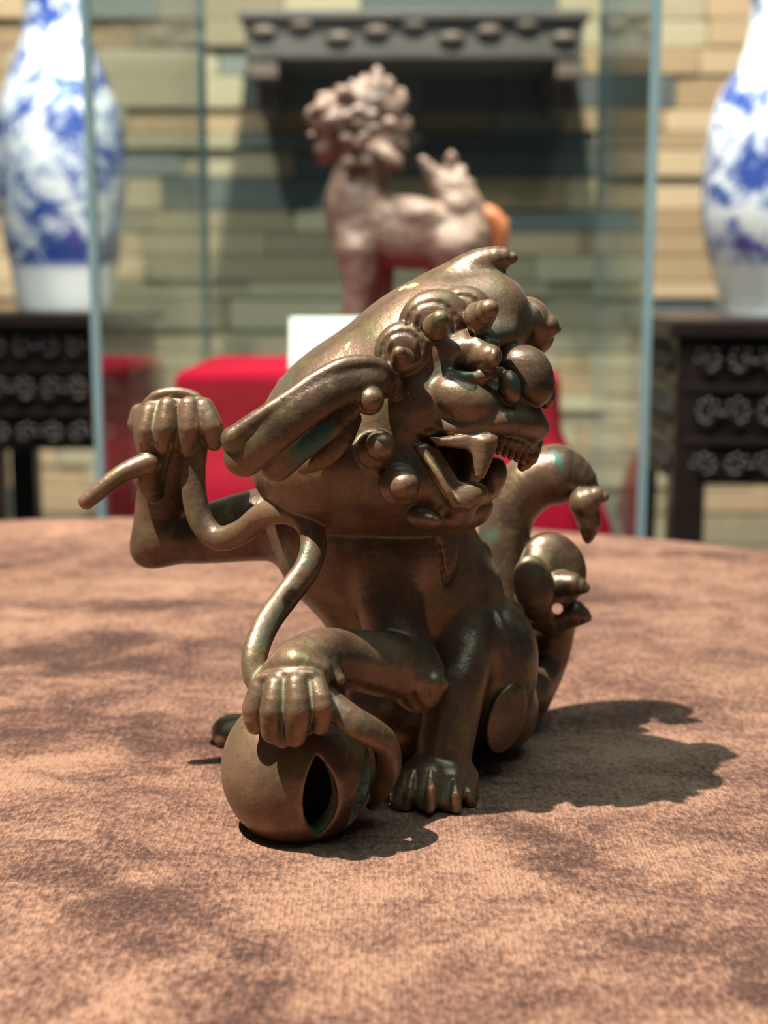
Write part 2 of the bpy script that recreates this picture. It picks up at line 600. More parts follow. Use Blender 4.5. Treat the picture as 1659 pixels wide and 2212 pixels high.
class Sculpt:
    """collects parts as fields, then polygonises the blended whole and cuts it into one mesh per part"""
    FAR = 40.0

    def __init__(s, lo, hi, vox):
        s.lo = np.array(lo, float); s.vox = vox
        s.n = np.ceil((np.array(hi) - s.lo) / vox).astype(int) + 1
        s.F = np.full(s.n, s.FAR, np.float32)
        s.ID = np.full(s.n, 255, np.uint8)
        s.ax = [(s.lo[i] + vox * np.arange(s.n[i])).astype(np.float32) for i in range(3)]
        s.names = []
        s.floor = None

    def rng(s, lo, hi, m):
        a = np.clip(np.floor((lo - m - s.lo) / s.vox).astype(int), 0, s.n)
        b = np.clip(np.ceil((hi + m - s.lo) / s.vox).astype(int) + 1, 0, s.n)
        return a, b

    def xyz(s, a, b):
        return (s.ax[0][a[0]:b[0], None, None], s.ax[1][None, a[1]:b[1], None], s.ax[2][None, None, a[2]:b[2]])

    def part(s, name, ops, k=1.0, parent=None, label=None):
        """ops: list of (prims, k) to add or (prims, k, 'sub')"""
        pid = len(s.names)
        s.names.append((name, parent, label))
        m0 = 4.0 + max([o[1] for o in ops] + [k])
        adds = [p for o in ops if len(o) == 2 for p in o[0]]
        lo = np.min([p.lo for p in adds], 0); hi = np.max([p.hi for p in adds], 0)
        A, B = s.rng(lo, hi, m0)
        if (B <= A).any():
            return pid
        G = np.full(B - A, s.FAR, np.float32)
        for o in ops:
            kk = o[1]
            sub = len(o) == 3
            # one op's primitives are joined hard, then blended with what is there
            olo = np.min([p.lo for p in o[0]], 0); ohi = np.max([p.hi for p in o[0]], 0)
            oa, ob = s.rng(olo, ohi, m0)
            oa = np.maximum(oa, A); ob = np.minimum(ob, B)
            if (ob <= oa).any():
                continue
            T = np.full(ob - oa, s.FAR, np.float32)
            for p in o[0]:
                a, b = s.rng(p.lo, p.hi, m0)
                a = np.maximum(a, oa); b = np.minimum(b, ob)
                if (b <= a).any():
                    continue
                d = p.fn(*s.xyz(a, b)).astype(np.float32)
                sl = tuple(slice(a[i] - oa[i], b[i] - oa[i]) for i in range(3))
                T[sl] = np.minimum(T[sl], d)
            sl = tuple(slice(oa[i] - A[i], ob[i] - A[i]) for i in range(3))
            if sub:
                g = G[sl]; T = -T
                h = np.maximum(kk - np.abs(g - T), 0) / max(kk, 1e-6)
                G[sl] = np.maximum(g, T) + h * h * kk * 0.25
            else:
                g = G[sl]
                h = np.maximum(kk - np.abs(g - T), 0) / max(kk, 1e-6)
                G[sl] = np.minimum(g, T) - h * h * kk * 0.25
        sl = tuple(slice(A[i], B[i]) for i in range(3))
        f = s.F[sl]
        idv = s.ID[sl]
        idv[G < f] = pid
        h = np.maximum(k - np.abs(f - G), 0) / max(k, 1e-6)
        s.F[sl] = np.minimum(f, G) - h * h * k * 0.25
        return pid

    def carve(s, prims, k=0.6):
        for p in prims:
            a, b = s.rng(p.lo, p.hi, 4.0)
            if (b <= a).any():
                continue
            T = -p.fn(*s.xyz(a, b)).astype(np.float32)
            sl = tuple(slice(a[i], b[i]) for i in range(3))
            g = s.F[sl]
            h = np.maximum(k - np.abs(g - T), 0) / k
            s.F[sl] = np.maximum(g, T) + h * h * k * 0.25

    def polygonise(s, smooth=2):
        Fd = s.F
        n = s.n
        if s.floor is not None:
            np.maximum(Fd, (s.floor - s.ax[2])[None, None, :], out=Fd)
        ins = Fd < 0
        cnt = np.zeros(n - 1, np.uint8)
        for i in (0, 1):
            for j in (0, 1):
                for k in (0, 1):
                    cnt += ins[i:n[0] - 1 + i, j:n[1] - 1 + j, k:n[2] - 1 + k]
        act = np.nonzero(((cnt > 0) & (cnt < 8)).ravel())[0]
        del cnt
        cs = n - 1
        ci, cj, ck = np.unravel_index(act, cs)
        val = {}
        for i in (0, 1):
            for j in (0, 1):
                for k in (0, 1):
                    val[i, j, k] = Fd[ci + i, cj + j, ck + k]
        pos = np.zeros((len(act), 3)); num = np.zeros(len(act))
        cor = list(val)
        for a in cor:
            for ax in range(3):
                if a[ax] == 0:
                    b = list(a); b[ax] = 1; b = tuple(b)
                    va, vb = val[a], val[b]
                    m = (va < 0) != (vb < 0)
                    t = np.where(m, va / np.where(m, va - vb, 1), 0)
                    for q in range(3):
                        pos[:, q] += m * (a[q] + (t if q == ax else 0))
                    num += m
        pos /= num[:, None]
        V = s.lo + s.vox * (np.stack([ci, cj, ck], 1) + pos)
        # nearest corner's id
        rid = np.round(pos).astype(int)
        vid = s.ID[ci + rid[:, 0], cj + rid[:, 1], ck + rid[:, 2]]
        quads = []
        st = (cs[1] * cs[2], cs[2], 1)
        for ax in range(3):
            sa = [slice(None)] * 3; sb = [slice(None)] * 3
            sa[ax] = slice(0, -1); sb[ax] = slice(1, None)
            A = ins[tuple(sa)]; Bm = ins[tuple(sb)]
            e = np.nonzero(A != Bm)
            u, v = (ax + 1) % 3, (ax + 2) % 3
            ok = (e[u] > 0) & (e[v] > 0) & (e[u] < n[u] - 1) & (e[v] < n[v] - 1)
            e = [x[ok] for x in e]
            flip = ~A[tuple(e)]
            base = e[0] * st[0] + e[1] * st[1] + e[2] * st[2]
            q = np.stack([base - st[u] - st[v], base - st[v], base, base - st[u]], 1)
            q[flip] = q[flip][:, ::-1]
            quads.append(np.searchsorted(act, q))
        Q = np.concatenate(quads)
        E = np.concatenate([Q[:, [0, 1]], Q[:, [1, 2]], Q[:, [2, 3]], Q[:, [3, 0]]])
        deg = np.bincount(E[:, 0], minlength=len(V)) + np.bincount(E[:, 1], minlength=len(V))

        def avg(X):
            out = np.empty_like(X)
            for c in range(X.shape[1]):
                out[:, c] = (np.bincount(E[:, 0], X[E[:, 1], c], len(V)) + np.bincount(E[:, 1], X[E[:, 0], c], len(V))) / np.maximum(deg, 1)
            return out
        for _ in range(smooth):
            V = V + 0.5 * (avg(V) - V)
            V = V - 0.25 * (avg(V) - V)
        fn = np.cross(V[Q[:, 2]] - V[Q[:, 0]], V[Q[:, 3]] - V[Q[:, 1]])
        N = np.zeros_like(V)
        for c in range(3):
            for k in range(4):
                N[:, c] += np.bincount(Q[:, k], fn[:, c], len(V))
        N /= np.maximum(np.linalg.norm(N, axis=1, keepdims=True), 1e-9)
        # cavity: positive in hollows
        X = V.copy()
        for _ in range(6):
            X = avg(X)
        cav = ((X - V) * N).sum(1, keepdims=True) / s.vox
        for _ in range(2):
            cav = avg(cav)
        s.V, s.Q, s.N, s.cav = V, Q, N, np.clip(cav[:, 0], -1.5, 1.5)
        s.fid = vid[Q[:, 2]]
        s.F = s.ID = None
        s.fc = V[Q].mean(1)
        s.fnrm = fn / np.maximum(np.linalg.norm(fn, axis=1, keepdims=True), 1e-9)
        # tidy: a face joins the part most of its neighbours have
        return s

    def patch(s, name, parent, cx, cy, a, b, phi=0, ids=None):
        """a stained patch of the surface becomes a piece of its own"""
        rel = s.fc - np.array([0, 0, CAM_H * 1000])
        t = rel @ FW
        px = W / 2 + F * (rel @ RT) / t; py = H / 2 - F * (rel @ UP) / t
        q = R(phi)
        u = (px - cx) * math.cos(q) - (py - cy) * math.sin(q); w = (px - cx) * math.sin(q) + (py - cy) * math.cos(q)
        wob = 0.16 * np.sin(px * 0.35 + py * 0.21) + 0.12 * np.sin(px * 0.13 - py * 0.31)
        m = ((u / a) ** 2 + (w / b) ** 2 < 1 + wob) & ((s.fnrm * rel).sum(1) < 0) & np.isin(s.fid, ids)
        pid = len(s.names)
        s.names.append((name, parent, None))
        s.fid = s.fid.copy()
        s.fid[m] = pid
        return pid

    def build(s, root, mat, mats=None):
        """root Empty location in world metres; meshes are stored relative to it"""
        loc = np.array(root.location)
        objs = {}
        for pid, (name, parent, label) in enumerate(s.names):
            sel = np.nonzero(s.fid == pid)[0]
            if not len(sel):
                print('EMPTY PART', name)
                continue
            q = s.Q[sel]
            used, inv = np.unique(q, return_inverse=True)
            inv = inv.reshape(q.shape)
            v = s.V[used] / 1000.0
            v[:, 2] += TABLE_Z
            v -= loc
            me = bpy.data.meshes.new(name)
            me.vertices.add(len(v)); me.loops.add(q.size); me.polygons.add(len(q))
            me.vertices.foreach_set('co', v.astype(np.float32).ravel())
            me.loops.foreach_set('vertex_index', inv.astype(np.int32).ravel())
            me.polygons.foreach_set('loop_start', np.arange(0, q.size, 4, dtype=np.int32))
            at = me.attributes.new('cavity', 'FLOAT', 'POINT')
            at.data.foreach_set('value', s.cav[used].astype(np.float32))
            me.update(calc_edges=True)
            me.polygons.foreach_set('use_smooth', [True] * len(q))
            me.normals_split_custom_set_from_vertices(s.N[used].astype(np.float32))
            me.materials.append((mats or {}).get(name, mat))
            o = bpy.data.objects.new(name, me)
            COL.objects.link(o)
            o.parent = objs[parent] if parent is not None and parent in objs else root
            if label:
                o['label'] = label
            objs[pid] = o
        return objs

# ------------------------------------------------------------------ setting
def build_setting():
    fl = MB().box((-3.0, -2.0, -0.05), (3.0, 3.2, 0.0)).build('floor', M['floor'])
    tag(fl, 'grey tiled floor behind the tables', None, None, 'structure')
    # back wall: mortar bed with single ledger stones set on it
    WY = 2.70
    wall = MB().box((-3.0, WY, 0.0), (3.0, WY + 0.12, 2.6)).build('wall_back', M['mortar'])
    tag(wall, 'back wall faced with stacked ledger stones', None, None, 'structure')
    rnd = random.Random(7)
    b = MB().box((-0.5, -0.5, -0.5), (0.5, 0.5, 0.5), 0.06)
    metas = {}
    for k in ('stone', 'stone_warm', 'slate_shade'):
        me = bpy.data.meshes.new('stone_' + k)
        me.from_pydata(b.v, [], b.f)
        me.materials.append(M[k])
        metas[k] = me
    # the stones the camera can see lie between these bounds
    x_lo, x_hi = -0.80, 0.80
    z = 0.50
    while z < 1.50:
        hgt = rnd.choice((0.032, 0.042, 0.05, 0.06))
        x = x_lo - rnd.random() * 0.15
        while x < x_hi:
            ln = rnd.uniform(0.12, 0.40)
            xc = x + ln / 2
            zz = z + hgt / 2
            dark = (-0.26 < xc < 0.38 and zz > 1.10 and rnd.random() < 0.9)  # stones here get a dark reflection and its shade as their colour
            k = 'slate_shade' if dark or rnd.random() < 0.05 else ('stone_warm' if xc > 0.46 or xc < -0.6 or rnd.random() < 0.12 else 'stone')
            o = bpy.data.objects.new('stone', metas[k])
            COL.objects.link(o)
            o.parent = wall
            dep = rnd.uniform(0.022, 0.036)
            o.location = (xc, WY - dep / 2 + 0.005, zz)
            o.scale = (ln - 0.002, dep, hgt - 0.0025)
            x += ln
        z += hgt
    # beyond the view: the same stonework as one piece
    m = MB()
    for xa, xb in ((-3.0, -0.98), (1.0, 3.0), (-0.98, 1.0)):
        z = 0.0
        while z < 2.55:
            hgt = rnd.choice((0.042, 0.05, 0.06))
            if xa == -0.98 and 0.44 < z < 1.56:
                z += hgt
                continue
            x = xa
            while x < xb - 0.02:
                ln = min(rnd.uniform(0.16, 0.42), xb - x)
                m.box((x + 0.001, WY - rnd.uniform(0.02, 0.034), z + 0.001), (x + ln - 0.001, WY + 0.004, z + hgt - 0.0015))
                x += ln
            z += hgt
    o = m.build('stonework', M['stone'], wall)
    o['kind'] = 'stuff'
    # shelf beam with brackets, added in place of a dark reflection, shading the stones
    y0 = 2.44
    x0, zt, x1, zb = PW(528, 0, y0)[0], PW(0, 44, y0)[2], PW(1262, 0, y0)[0], PW(0, 128, y0)[2]
    rt = empty('added_wall_shelf', ((x0 + x1) / 2, 2.57, zb))
    o = (rt.location.x, rt.location.y, rt.location.z)
    MB().box((x0, y0, zb), (x1, WY - 0.02, zt), 0.006).build('shelf_board', M['beam'], rt, origin=o)
    tr = MB().box((x0 - 0.01, y0 - 0.012, zt), (x1 + 0.01, WY - 0.02, zt + 0.016), 0.004).build('shelf_top', M['beam'], rt, origin=o)
    for k in range(9):
        xx = x0 + (x1 - x0) * (k + 0.5) / 9
        MB().blob((xx, y0 - 0.004, zt - 0.018 + 0.012 * math.sin(k * 2.1)), (0.024, 0.007, 0.010)).build('carved_boss', M['bracket'], rt, True, origin=o)
    for xx in (x0 + 0.03, x1 - 0.02):
        MB().box((xx - 0.024, y0 + 0.004, zb - 0.03), (xx + 0.024, WY - 0.02, zb), 0.004).box((xx - 0.018, y0 + 0.08, zb - 0.075), (xx + 0.018, WY - 0.02, zb - 0.03), 0.004).build('bracket', M['bracket'], rt, origin=o)
    tag(rt, 'added dark wooden shelf with carved bosses on the stone wall above the qilin', 'shelf')


build_setting()


def build_cloth():
    (cx, cy), Rr = CLOTH_C, 0.725
    n = 288
    rings = [0.0] + list(np.linspace(0.03, Rr - 0.03, 44))
    V, Fc = [(cx, cy, TABLE_Z)], []
    rnd = random.Random(3)
    ph = [(rnd.uniform(4, 22), rnd.uniform(0, 6.28), rnd.uniform(0, 6.28)) for _ in range(9)]

    def wav(x, y):
        s_ = 0
        for fq, a, p in ph:
            s_ += math.sin(fq * (x * math.cos(a) + y * math.sin(a)) * 2 + p) / (3 + fq * 0.5)
        d = math.hypot((x - 0.0) / 0.13, (y - 0.54) / 0.10)
        return 0.0022 * s_ * min(1.0, max(0.0, d - 0.8))
    prof = []
    for r in rings[1:]:
        prof.append((r, 0.0, 0))
    for a in np.linspace(0.15, 1, 9):
        prof.append((Rr - 0.03 + 0.03 * math.sin(a * math.pi / 2), -0.03 * (1 - math.cos(a * math.pi / 2)), 0.02 * a))
    for k in range(1, 15):
        prof.append((Rr + 0.0008 * k, -0.03 - (TABLE_Z - 0.035) * k / 14, 0.02 + 0.98 * k / 14))
    for r, dz, fold in prof:
        for i in range(n):
            a = 2 * math.pi * i / n
            rr = r + fold * (0.014 * math.sin(15 * a + 0.6 * math.sin(3 * a)) + 0.006 * math.sin(31 * a)) + (0.004 * math.sin(9 * a + 1) + 0.003 * math.sin(14 * a) if dz < 0 else 0)
            x, y = cx + rr * math.cos(a), cy + rr * math.sin(a)
            z = TABLE_Z + dz
            if dz > -0.04:
                z += wav(x, y) - (0.004 * (0.5 + 0.5 * math.sin(11 * a + 2)) if dz < 0 else 0)
            V.append((x, y, max(z, 0.003)))
    for i in range(n):
        Fc.append((0, 1 + i, 1 + (i + 1) % n))
    for j in range(len(prof) - 1):
        for i in range(n):
            i2 = (i + 1) % n
            Fc.append((1 + j * n + i, 1 + (j + 1) * n + i, 1 + (j + 1) * n + i2, 1 + j * n + i2))
    o = mesh_obj('tablecloth', V, Fc, M['cloth'], None, True, origin=(cx, cy, 0))
    tag(o, 'brown brushed suede cloth over the table under the bronze lion', 'tablecloth')


build_cloth()

# ------------------------------------------------------------------ the bronze lion
VOX = 0.52


def build_lion():
    s = Sculpt((-122, 425, -3), (100, 660, 226), VOX)
    P = s.part
    # ---------------- body: torso, haunches, arms and legs as one figure
    body = P('body', [
        (ell(800, 1150, 562, (212, 205, 200)), 1),
        (ell(900, 1310, 570, (190, 200, 190)), 14),
        (ell(955, 1455, 586, (195, 170, 200)), 14),
        (ell(890, 1530, 562, (150, 110, 130)), 8),
        # near haunch and shin
        (ell(1062, 1440, 560, (100, 150, 110), phi=-6), 3.5),
        (ell(1085, 1530, 570, (78, 95, 90)), 5),
        (tube([(1015, 1385, 545, 62), (985, 1480, 532, 66), (965, 1590, 524, 62), (955, 1660, 520, 58)]), 7),
        # far hind leg
        (tube([(860, 1500, 590, 90), (700, 1530, 592, 60), (560, 1570, 590, 42)]), 5),
        # near arm
        (ell(838, 1205, 538, (92, 80, 80)), 7),
        (tube([(830, 1200, 536, 80), (838, 1290, 530, 72), (862, 1380, 522, 68), (893, 1455, 514, 64)]), 4),
        (tube([(893, 1458, 513, 64), (830, 1437, 506, 70), (760, 1424, 497, 66), (690, 1420, 484, 63), (640, 1440, 475, 58)]), 3.0),
        # raised arm
        (tube([(660, 1130, 564, 86), (560, 1134, 570, 78), (450, 1152, 573, 65), (350, 1160, 573, 57)]), 6),
        (tube([(345, 1165, 573, 57), (352, 1090, 573, 59), (366, 1010, 571, 59), (375, 950, 567, 55)]), 4),
        (ell(318, 1190, 572, 33), 5),
    ], 1.0)
    # elbow, wrist and back tufts
    for a, b in (((915, 1470, 506, 40), (952, 1478, 504, 17)), ((712, 1450, 476, 26), (732, 1468, 474, 15))):
        P('fur_tuft', [(tube([a, b]), 1)], 2.0, body)
    P('fur_tuft', [(tube([(905, 1500, 509, 42), (932, 1498, 506, 24)]), 1)], 3.0, body)
    P('fur_tuft', [(ell(1042, 1205, 570, (22, 32, 25)), 1)], 2.0, body)
    P('hip_disc', [(ell(1095, 1552, 539, (52, 78, 12), phi=-17, yaw=36), 0.5)], 0.2, body)
    P('haunch_ridge', [(tube([(1058, 1298, 556, 5), (1080, 1345, 546, 7), (1092, 1400, 543, 7), (1097, 1452, 545, 4)]), 1)], 2.0, body)
    # ---------------- paws
    # near hind paw with claws
    hp = P('hind_paw', [
        (ell(940, 1690, 520, (82, 66, 85)), 1),
        (tube([(880, 1690, 512, 34), (868, 1730, 507, 26)]), 3),
        (tube([(928, 1680, 508, 36), (922, 1725, 502, 28)]), 3),
        (tube([(972, 1685, 510, 34), (972, 1730, 505, 26)]), 3),
        (tube([(1005, 1680, 518, 30), (1010, 1720, 515, 24)]), 3),
    ], 3.0)
    for x0, y0, x1, y1, Y in ((893, 1665, 878, 1742, 503), (930, 1665, 928, 1744, 497), (982, 1690, 985, 1744, 500), (1003, 1690, 1018, 1738, 508)):
        P('claw', [(tube([(x0, y0, Y + 4, 6), ((x0 + x1) / 2, (y0 + y1) / 2, Y, 12), (x1, y1, Y + 1, 13)]), 1)], 0.8, hp)
    P('fur_tuft', [(tube([(1000, 1650, 522, 14), (1016, 1672, 519, 8)]), 1)], 1.5, hp)
    P('hind_paw', [(ell(508, 1580, 586, (52, 38, 50)), 1), (ell(486, 1590, 580, (26, 28, 28)), 2), (ell(520, 1594, 578, (26, 24, 28)), 2)], 3.0)
    # front paw holding the ball
    OFF[0] = 12
    fp = P('front_paw', [
        (ell(628, 1485, 462, (82, 56, 60), phi=-8), 1),
        (tube([(600, 1445, 462, 30), (640, 1432, 458, 32), (690, 1448, 458, 26)]), 3),
        (ell(625, 1530, 461, (86, 62, 46)), 5),
        (tube([(570, 1464, 456, 11), (622, 1456, 453, 12), (672, 1458, 452, 12), (704, 1474, 456, 8)]), 1.6),
    ], 2.0)
    for pts in ([(566, 1488, 458, 28), (549, 1530, 456, 27), (552, 1565, 456, 22)],
                [(596, 1482, 452, 24), (588, 1535, 448, 28), (588, 1582, 450, 24)],
                [(640, 1478, 450, 25), (643, 1535, 446, 30), (637, 1590, 448, 25)],
                [(684, 1480, 452, 23), (696, 1525, 448, 26), (692, 1568, 450, 21)]):
        P('finger', [(tube(pts), 1)], 1.4, fp)
    P('finger_tip', [(tube([(588, 1580, 449, 20), (610, 1606, 448, 12)]), 1)], 1.5, fp)
    OFF[0] = 0
    # raised paw
    OFF[0] = 16
    rp = P('raised_paw', [
        (ell(382, 905, 545, (88, 62, 72)), 1),
        (ell(330, 940, 541, (40, 60, 55)), 4),
        (ell(385, 925, 540, (80, 48, 56)), 4),
        (tube([(312, 885, 541, 13), (335, 858, 539, 13), (377, 848, 538, 13), (420, 858, 538, 13), (446, 884, 537, 11)]), 1.0),
    ], 2.0)
    for pts in ([(324, 890, 535, 20), (317, 930, 532, 21), (315, 965, 533, 17)],
                [(362, 878, 532, 21), (356, 925, 529, 24), (352, 962, 531, 19)],
                [(408, 878, 532, 22), (410, 925, 529, 25), (404, 965, 531, 19)],
                [(440, 882, 534, 24), (456, 922, 531, 26), (463, 955, 532, 20)]):
        P('finger', [(tube(pts), 1)], 1.4, rp)
    P('finger', [(tube([(300, 890, 545, 18), (290, 915, 544, 15)]), 1)], 1.5, rp)
    OFF[0] = 0
    # ---------------- ribbon
    fl = ((0.25, -1.0, 0.1), 0.72)
    P('ribbon', [
        (tube([(425, 950, 550, 27), (418, 1011, 548, 27), (420, 1069, 546, 27), (435, 1127, 543, 27), (471, 1163, 540, 27),
               (522, 1149, 535, 27), (569, 1113, 529, 28), (620, 1104, 523, 29), (662, 1126, 519, 29), (678, 1172, 515, 29),
               (663, 1228, 509, 29), (622, 1284, 502, 29), (577, 1346, 492, 29), (551, 1411, 482, 29), (552, 1462, 477, 27), (575, 1500, 473, 24)], fl), 1),
    ], 0.6)
    OFF[0] = 12
    P('ribbon', [
        (tube([(700, 1505, 458, 30), (735, 1536, 455, 33), (770, 1562, 454, 34), (806, 1583, 457, 33), (834, 1606, 462, 30),
               (842, 1655, 469, 27), (824, 1701, 475, 24), (803, 1735, 481, 16)], ((0.5, -0.8, 0.5), 0.62)), 1),
    ], 0.6)
    OFF[0] = 16
    P('ribbon_end', [
        (tube([(335, 975, 540, 34), (322, 1030, 541, 34), (330, 1060, 545, 24)]), 1),
        (tube([(322, 1000, 532, 26), (270, 1020, 530, 21), (225, 1052, 528, 20), (187, 1083, 527, 18)]), 2),
    ], 1.0)
    OFF[0] = 0
    # ---------------- ball
    bc = (645, 1658, 491)
    C = P3(*bc); k = S(*bc); RB = 167 * k

    def almond(px, py, L, Wd, tilt):
        dx, dy = (px - bc[0]) * k, -(py - bc[1]) * k
        dz = math.sqrt(max(RB * RB - dx * dx - dy * dy, 1))
        nrm = dx * RT + dy * UP - dz * FW
        nrm /= np.linalg.norm(nrm)
        u = np.cross(UP, nrm); u /= -np.linalg.norm(u)
        if u @ RT < 0:
            u = -u
        v = np.cross(nrm, u); v = v if v @ UP > 0 else -v
        a = R(tilt)
        u, v = math.cos(a) * u + math.sin(a) * v, -math.sin(a) * u + math.cos(a) * v
        hl, hw = L * k, Wd * k
        rr = (hl * hl + hw * hw) / (2 * hw)
        off = rr - hw

        def fn(x, y, z):
            x = x - C[0]; y = y - C[1]; z = z - C[2]
            a_ = np.abs(x * u[0] + y * u[1] + z * u[2]); b_ = x * v[0] + y * v[1] + z * v[2]
            c_ = x * nrm[0] + y * nrm[1] + z * nrm[2]
            d = np.sqrt((a_ + off) ** 2 + b_ * b_) - rr
            return np.maximum(d, RB * 0.3 - c_)
        return [Prim(C - RB, C + RB, fn)]
    bl = P('ball', [(ell(*bc, 167), 0.5), (ell(*bc, 116), 0.3, 'sub'), (almond(702, 1702, 92, 37, 6), 1.5, 'sub'),
               (almond(797, 1690, 88, 40, -8), 1.5, 'sub')], 0.4)
    # ---------------- tail
    OFF[0] = 18
    tl = P('tail', [
        (tube([(1130, 1500, 582, 62), (1172, 1440, 600, 48), (1196, 1370, 602, 44), (1200, 1310, 600, 46)]), 1),
        (tube([(1090, 1330, 588, 50), (1086, 1250, 590, 54), (1087, 1170, 593, 56), (1103, 1100, 596, 58), (1145, 1045, 597, 64), (1200, 1025, 596, 66),
               (1245, 1040, 594, 44), (1268, 1068, 592, 24)]), 4),
        (ell(1168, 1270, 594, (58, 95, 55)), 5),
    ], 2.0)
    P('tail_leaf', [(ell(1192, 1232, 586, (74, 84, 42), phi=20), 1), (ell(1165, 1270, 580, (52, 78, 32)), 3)], 0.8, tl)
    P('tail_leaf', [(ell(1152, 1262, 572, (44, 64, 22), phi=8), 1)], 1.0, tl)
    P('tail_finial', [(tube([(1270, 1165, 584, 10), (1272, 1130, 582, 26), (1262, 1090, 582, 29)]), 1),
                      (tube([(1262, 1082, 582, 30), (1285, 1072, 581, 22), (1304, 1073, 580, 12)]), 3)], 0.8, tl)
    P('tail_spike', [(tube([(1205, 1262, 577, 28), (1235, 1262, 574, 26), (1262, 1270, 572, 13)]), 1)], 0.8, tl)
    P('tail_spike', [(tube([(1195, 1335, 592, 40), (1235, 1325, 590, 32), (1268, 1334, 588, 11)]), 1)], 1.5, tl)
    s.carve(tube([(1204, 1315, 560, 11), (1204, 1315, 620, 11)]), 1.0)
    # ---------------- head
    OFF[0] = 28
    hd = P('head', [
        (ell(888, 797, 514, (272, 160, 190), phi=40, yaw=-8), 1),
        (ell(715, 880, 516, (150, 120, 170), phi=40), 12),
        (ell(768, 1003, 513, (226, 158, 228), yaw=0), 14),
        (ell(925, 880, 508, (150, 120, 180)), 12),
        (tube([(860, 1078, 503, 80), (960, 1090, 500, 66), (1015, 1090, 499, 50)]), 8),
        # upper jaw and muzzle
        (tube([(900, 880, 494, 94), (960, 878, 489, 86), (1030, 885, 484, 66), (1090, 893, 487, 52), (1130, 905, 490, 42)]), 8),
        # brow shelf over the eye
        (tube([(900, 790, 488, 38), (985, 742, 482, 32), (1090, 722, 492, 26)]), 6),
        (ell(1065, 680, 508, (78, 90, 95), phi=20), 8),
        (ell(915, 1030, 490, (80, 90, 88)), 8),
        # hollow of the eye and below the brow
        (ell(1045, 792, 470, (55, 30, 34), phi=-8), 4, 'sub'),
        # mouth
        (prism([(905, 946), (960, 944), (1090, 950), (1250, 990), (1250, 1085), (1085, 1085), (1035, 1062), (1000, 1056)], 440, 524, 1.0), 1.5, 'sub'),
        (prism([(1035, 955), (1090, 955), (1250, 990), (1250, 1090), (1085, 1085), (1045, 1062)], 430, 600, 1.0), 1.5, 'sub'),
    ], 1.2)
    P('horn', [(tube([(960, 640, 512, 62), (1015, 592, 510, 46), (1055, 564, 508, 31), (1085, 557, 507, 24), (1105, 557, 506, 14)]), 1)], 3.5, hd)
    # spiral curls along the brow
    grooves = []

    def curl(cx, cy, Y, r, nx, ny, nY, nr, tipx, tipy, tipY, tr, ph=30, a0=200):
        P('brow_curl', [(ell(cx, cy, Y, (r, r * 0.88, r * 0.55), phi=ph), 1)], 0.8, hd)
        pts = []
        for i in range(16):
            a = R(a0 - i * 26)
            q = 0.74 - 0.022 * i
            dz = r * 0.55 * 0.165 * math.sqrt(1 - q * q)
            pts.append((cx + q * r * math.cos(a), cy - q * r * 0.88 * math.sin(a), Y - dz - 0.3, 4.5))
        grooves.append(tube(pts))
        P('curl_knob', [(tube([(nx, ny, nY, nr), (tipx, tipy, tipY, tr)]), 1)], 0.8, hd)
    curl(936, 694, 484, 78, 944, 704, 472, 31, 951, 690, 468, 21)
    curl(1000, 672, 490, 62, 1036, 684, 478, 35, 1056, 668, 473, 22, 10)
    curl(872, 752, 480, 66, 868, 776, 470, 29, 862, 762, 466, 15, 30)
    P('brow_curl', [(ell(1146, 698, 519, (46, 58, 62), phi=20), 1), (ell(1170, 735, 520, (24, 34, 40), phi=-30), 2)], 0.8, hd)
    P('curl_knob', [(tube([(1160, 700, 517, 34), (1180, 705, 515, 28), (1203, 711, 514, 10)]), 1)], 0.8, hd)
    for g in grooves:
        s.carve(g, 1.2)
    # eye
    ey = P('eye', [(ell(1030, 775, 480, (40, 36, 34)), 1), (tube([(1040, 770, 476, 30), (1058, 770, 471, 27)]), 2)], 0.6, hd)
    P('pupil', [(ell(1066, 772, 468, (12, 22, 20)), 1)], 0.4, ey)
    P('eyelid', [(tube([(958, 806, 478, 8), (1000, 812, 472, 11), (1045, 815, 472, 12), (1082, 800, 478, 8)]), 1)], 3.5, hd)
    P('eyelid', [(tube([(965, 792, 479, 8), (992, 757, 477, 12), (1030, 740, 476, 13), (1072, 742, 478, 9)]), 1)], 3.5, hd)
    # nose
    ns = P('nose', [(ell(1146, 826, 489, (52, 57, 54), phi=15), 1), (ell(1124, 782, 491, (46, 34, 44)), 8)], 2.0, hd)
    P('nostril', [(ell(1101, 836, 477, (24, 38, 26), phi=12), 1), (ell(1118, 862, 469, (14, 9, 16)), 1, 'sub')], 1.2, hd)
    P('nostril', [(ell(1178, 850, 500, (22, 34, 26)), 1)], 2.0, hd)
    # cheek pouch and upper lip
    P('lip_pouch', [(ell(1006, 864, 474, (74, 48, 46), phi=-24), 1)], 2.5, hd)
    P('upper_lip', [(tube([(905, 922, 483, 16), (970, 924, 474, 18), (1030, 922, 471, 20), (1070, 912, 473, 26), (1108, 912, 478, 30), (1150, 915, 488, 30), (1160, 925, 500, 26)]), 3),
                    (ell(1148, 935, 492, (28, 24, 30)), 3)], 2.5, hd)
    # teeth
    P('fang', [(prism([(925, 945), (1057, 936), (1076, 946), (1062, 985), (1040, 1031), (1027, 1029), (1021, 988), (1007, 971), (943, 962)], 467, 477, 1.0), 1),
               (tube([(1046, 958, 469, 24), (1044, 988, 468, 17), (1038, 1026, 467, 7)]), 2.5)], 0.4, hd)
    for i in range(5):
        x = 1078 + i * 13
        P('tooth', [(tube([(x + 4, 948 + i * 5, 478 + i * 3.2, 11), (x - 1, 976 + i * 5, 477 + i * 3.2, 8)]), 1)], 0.3, hd)
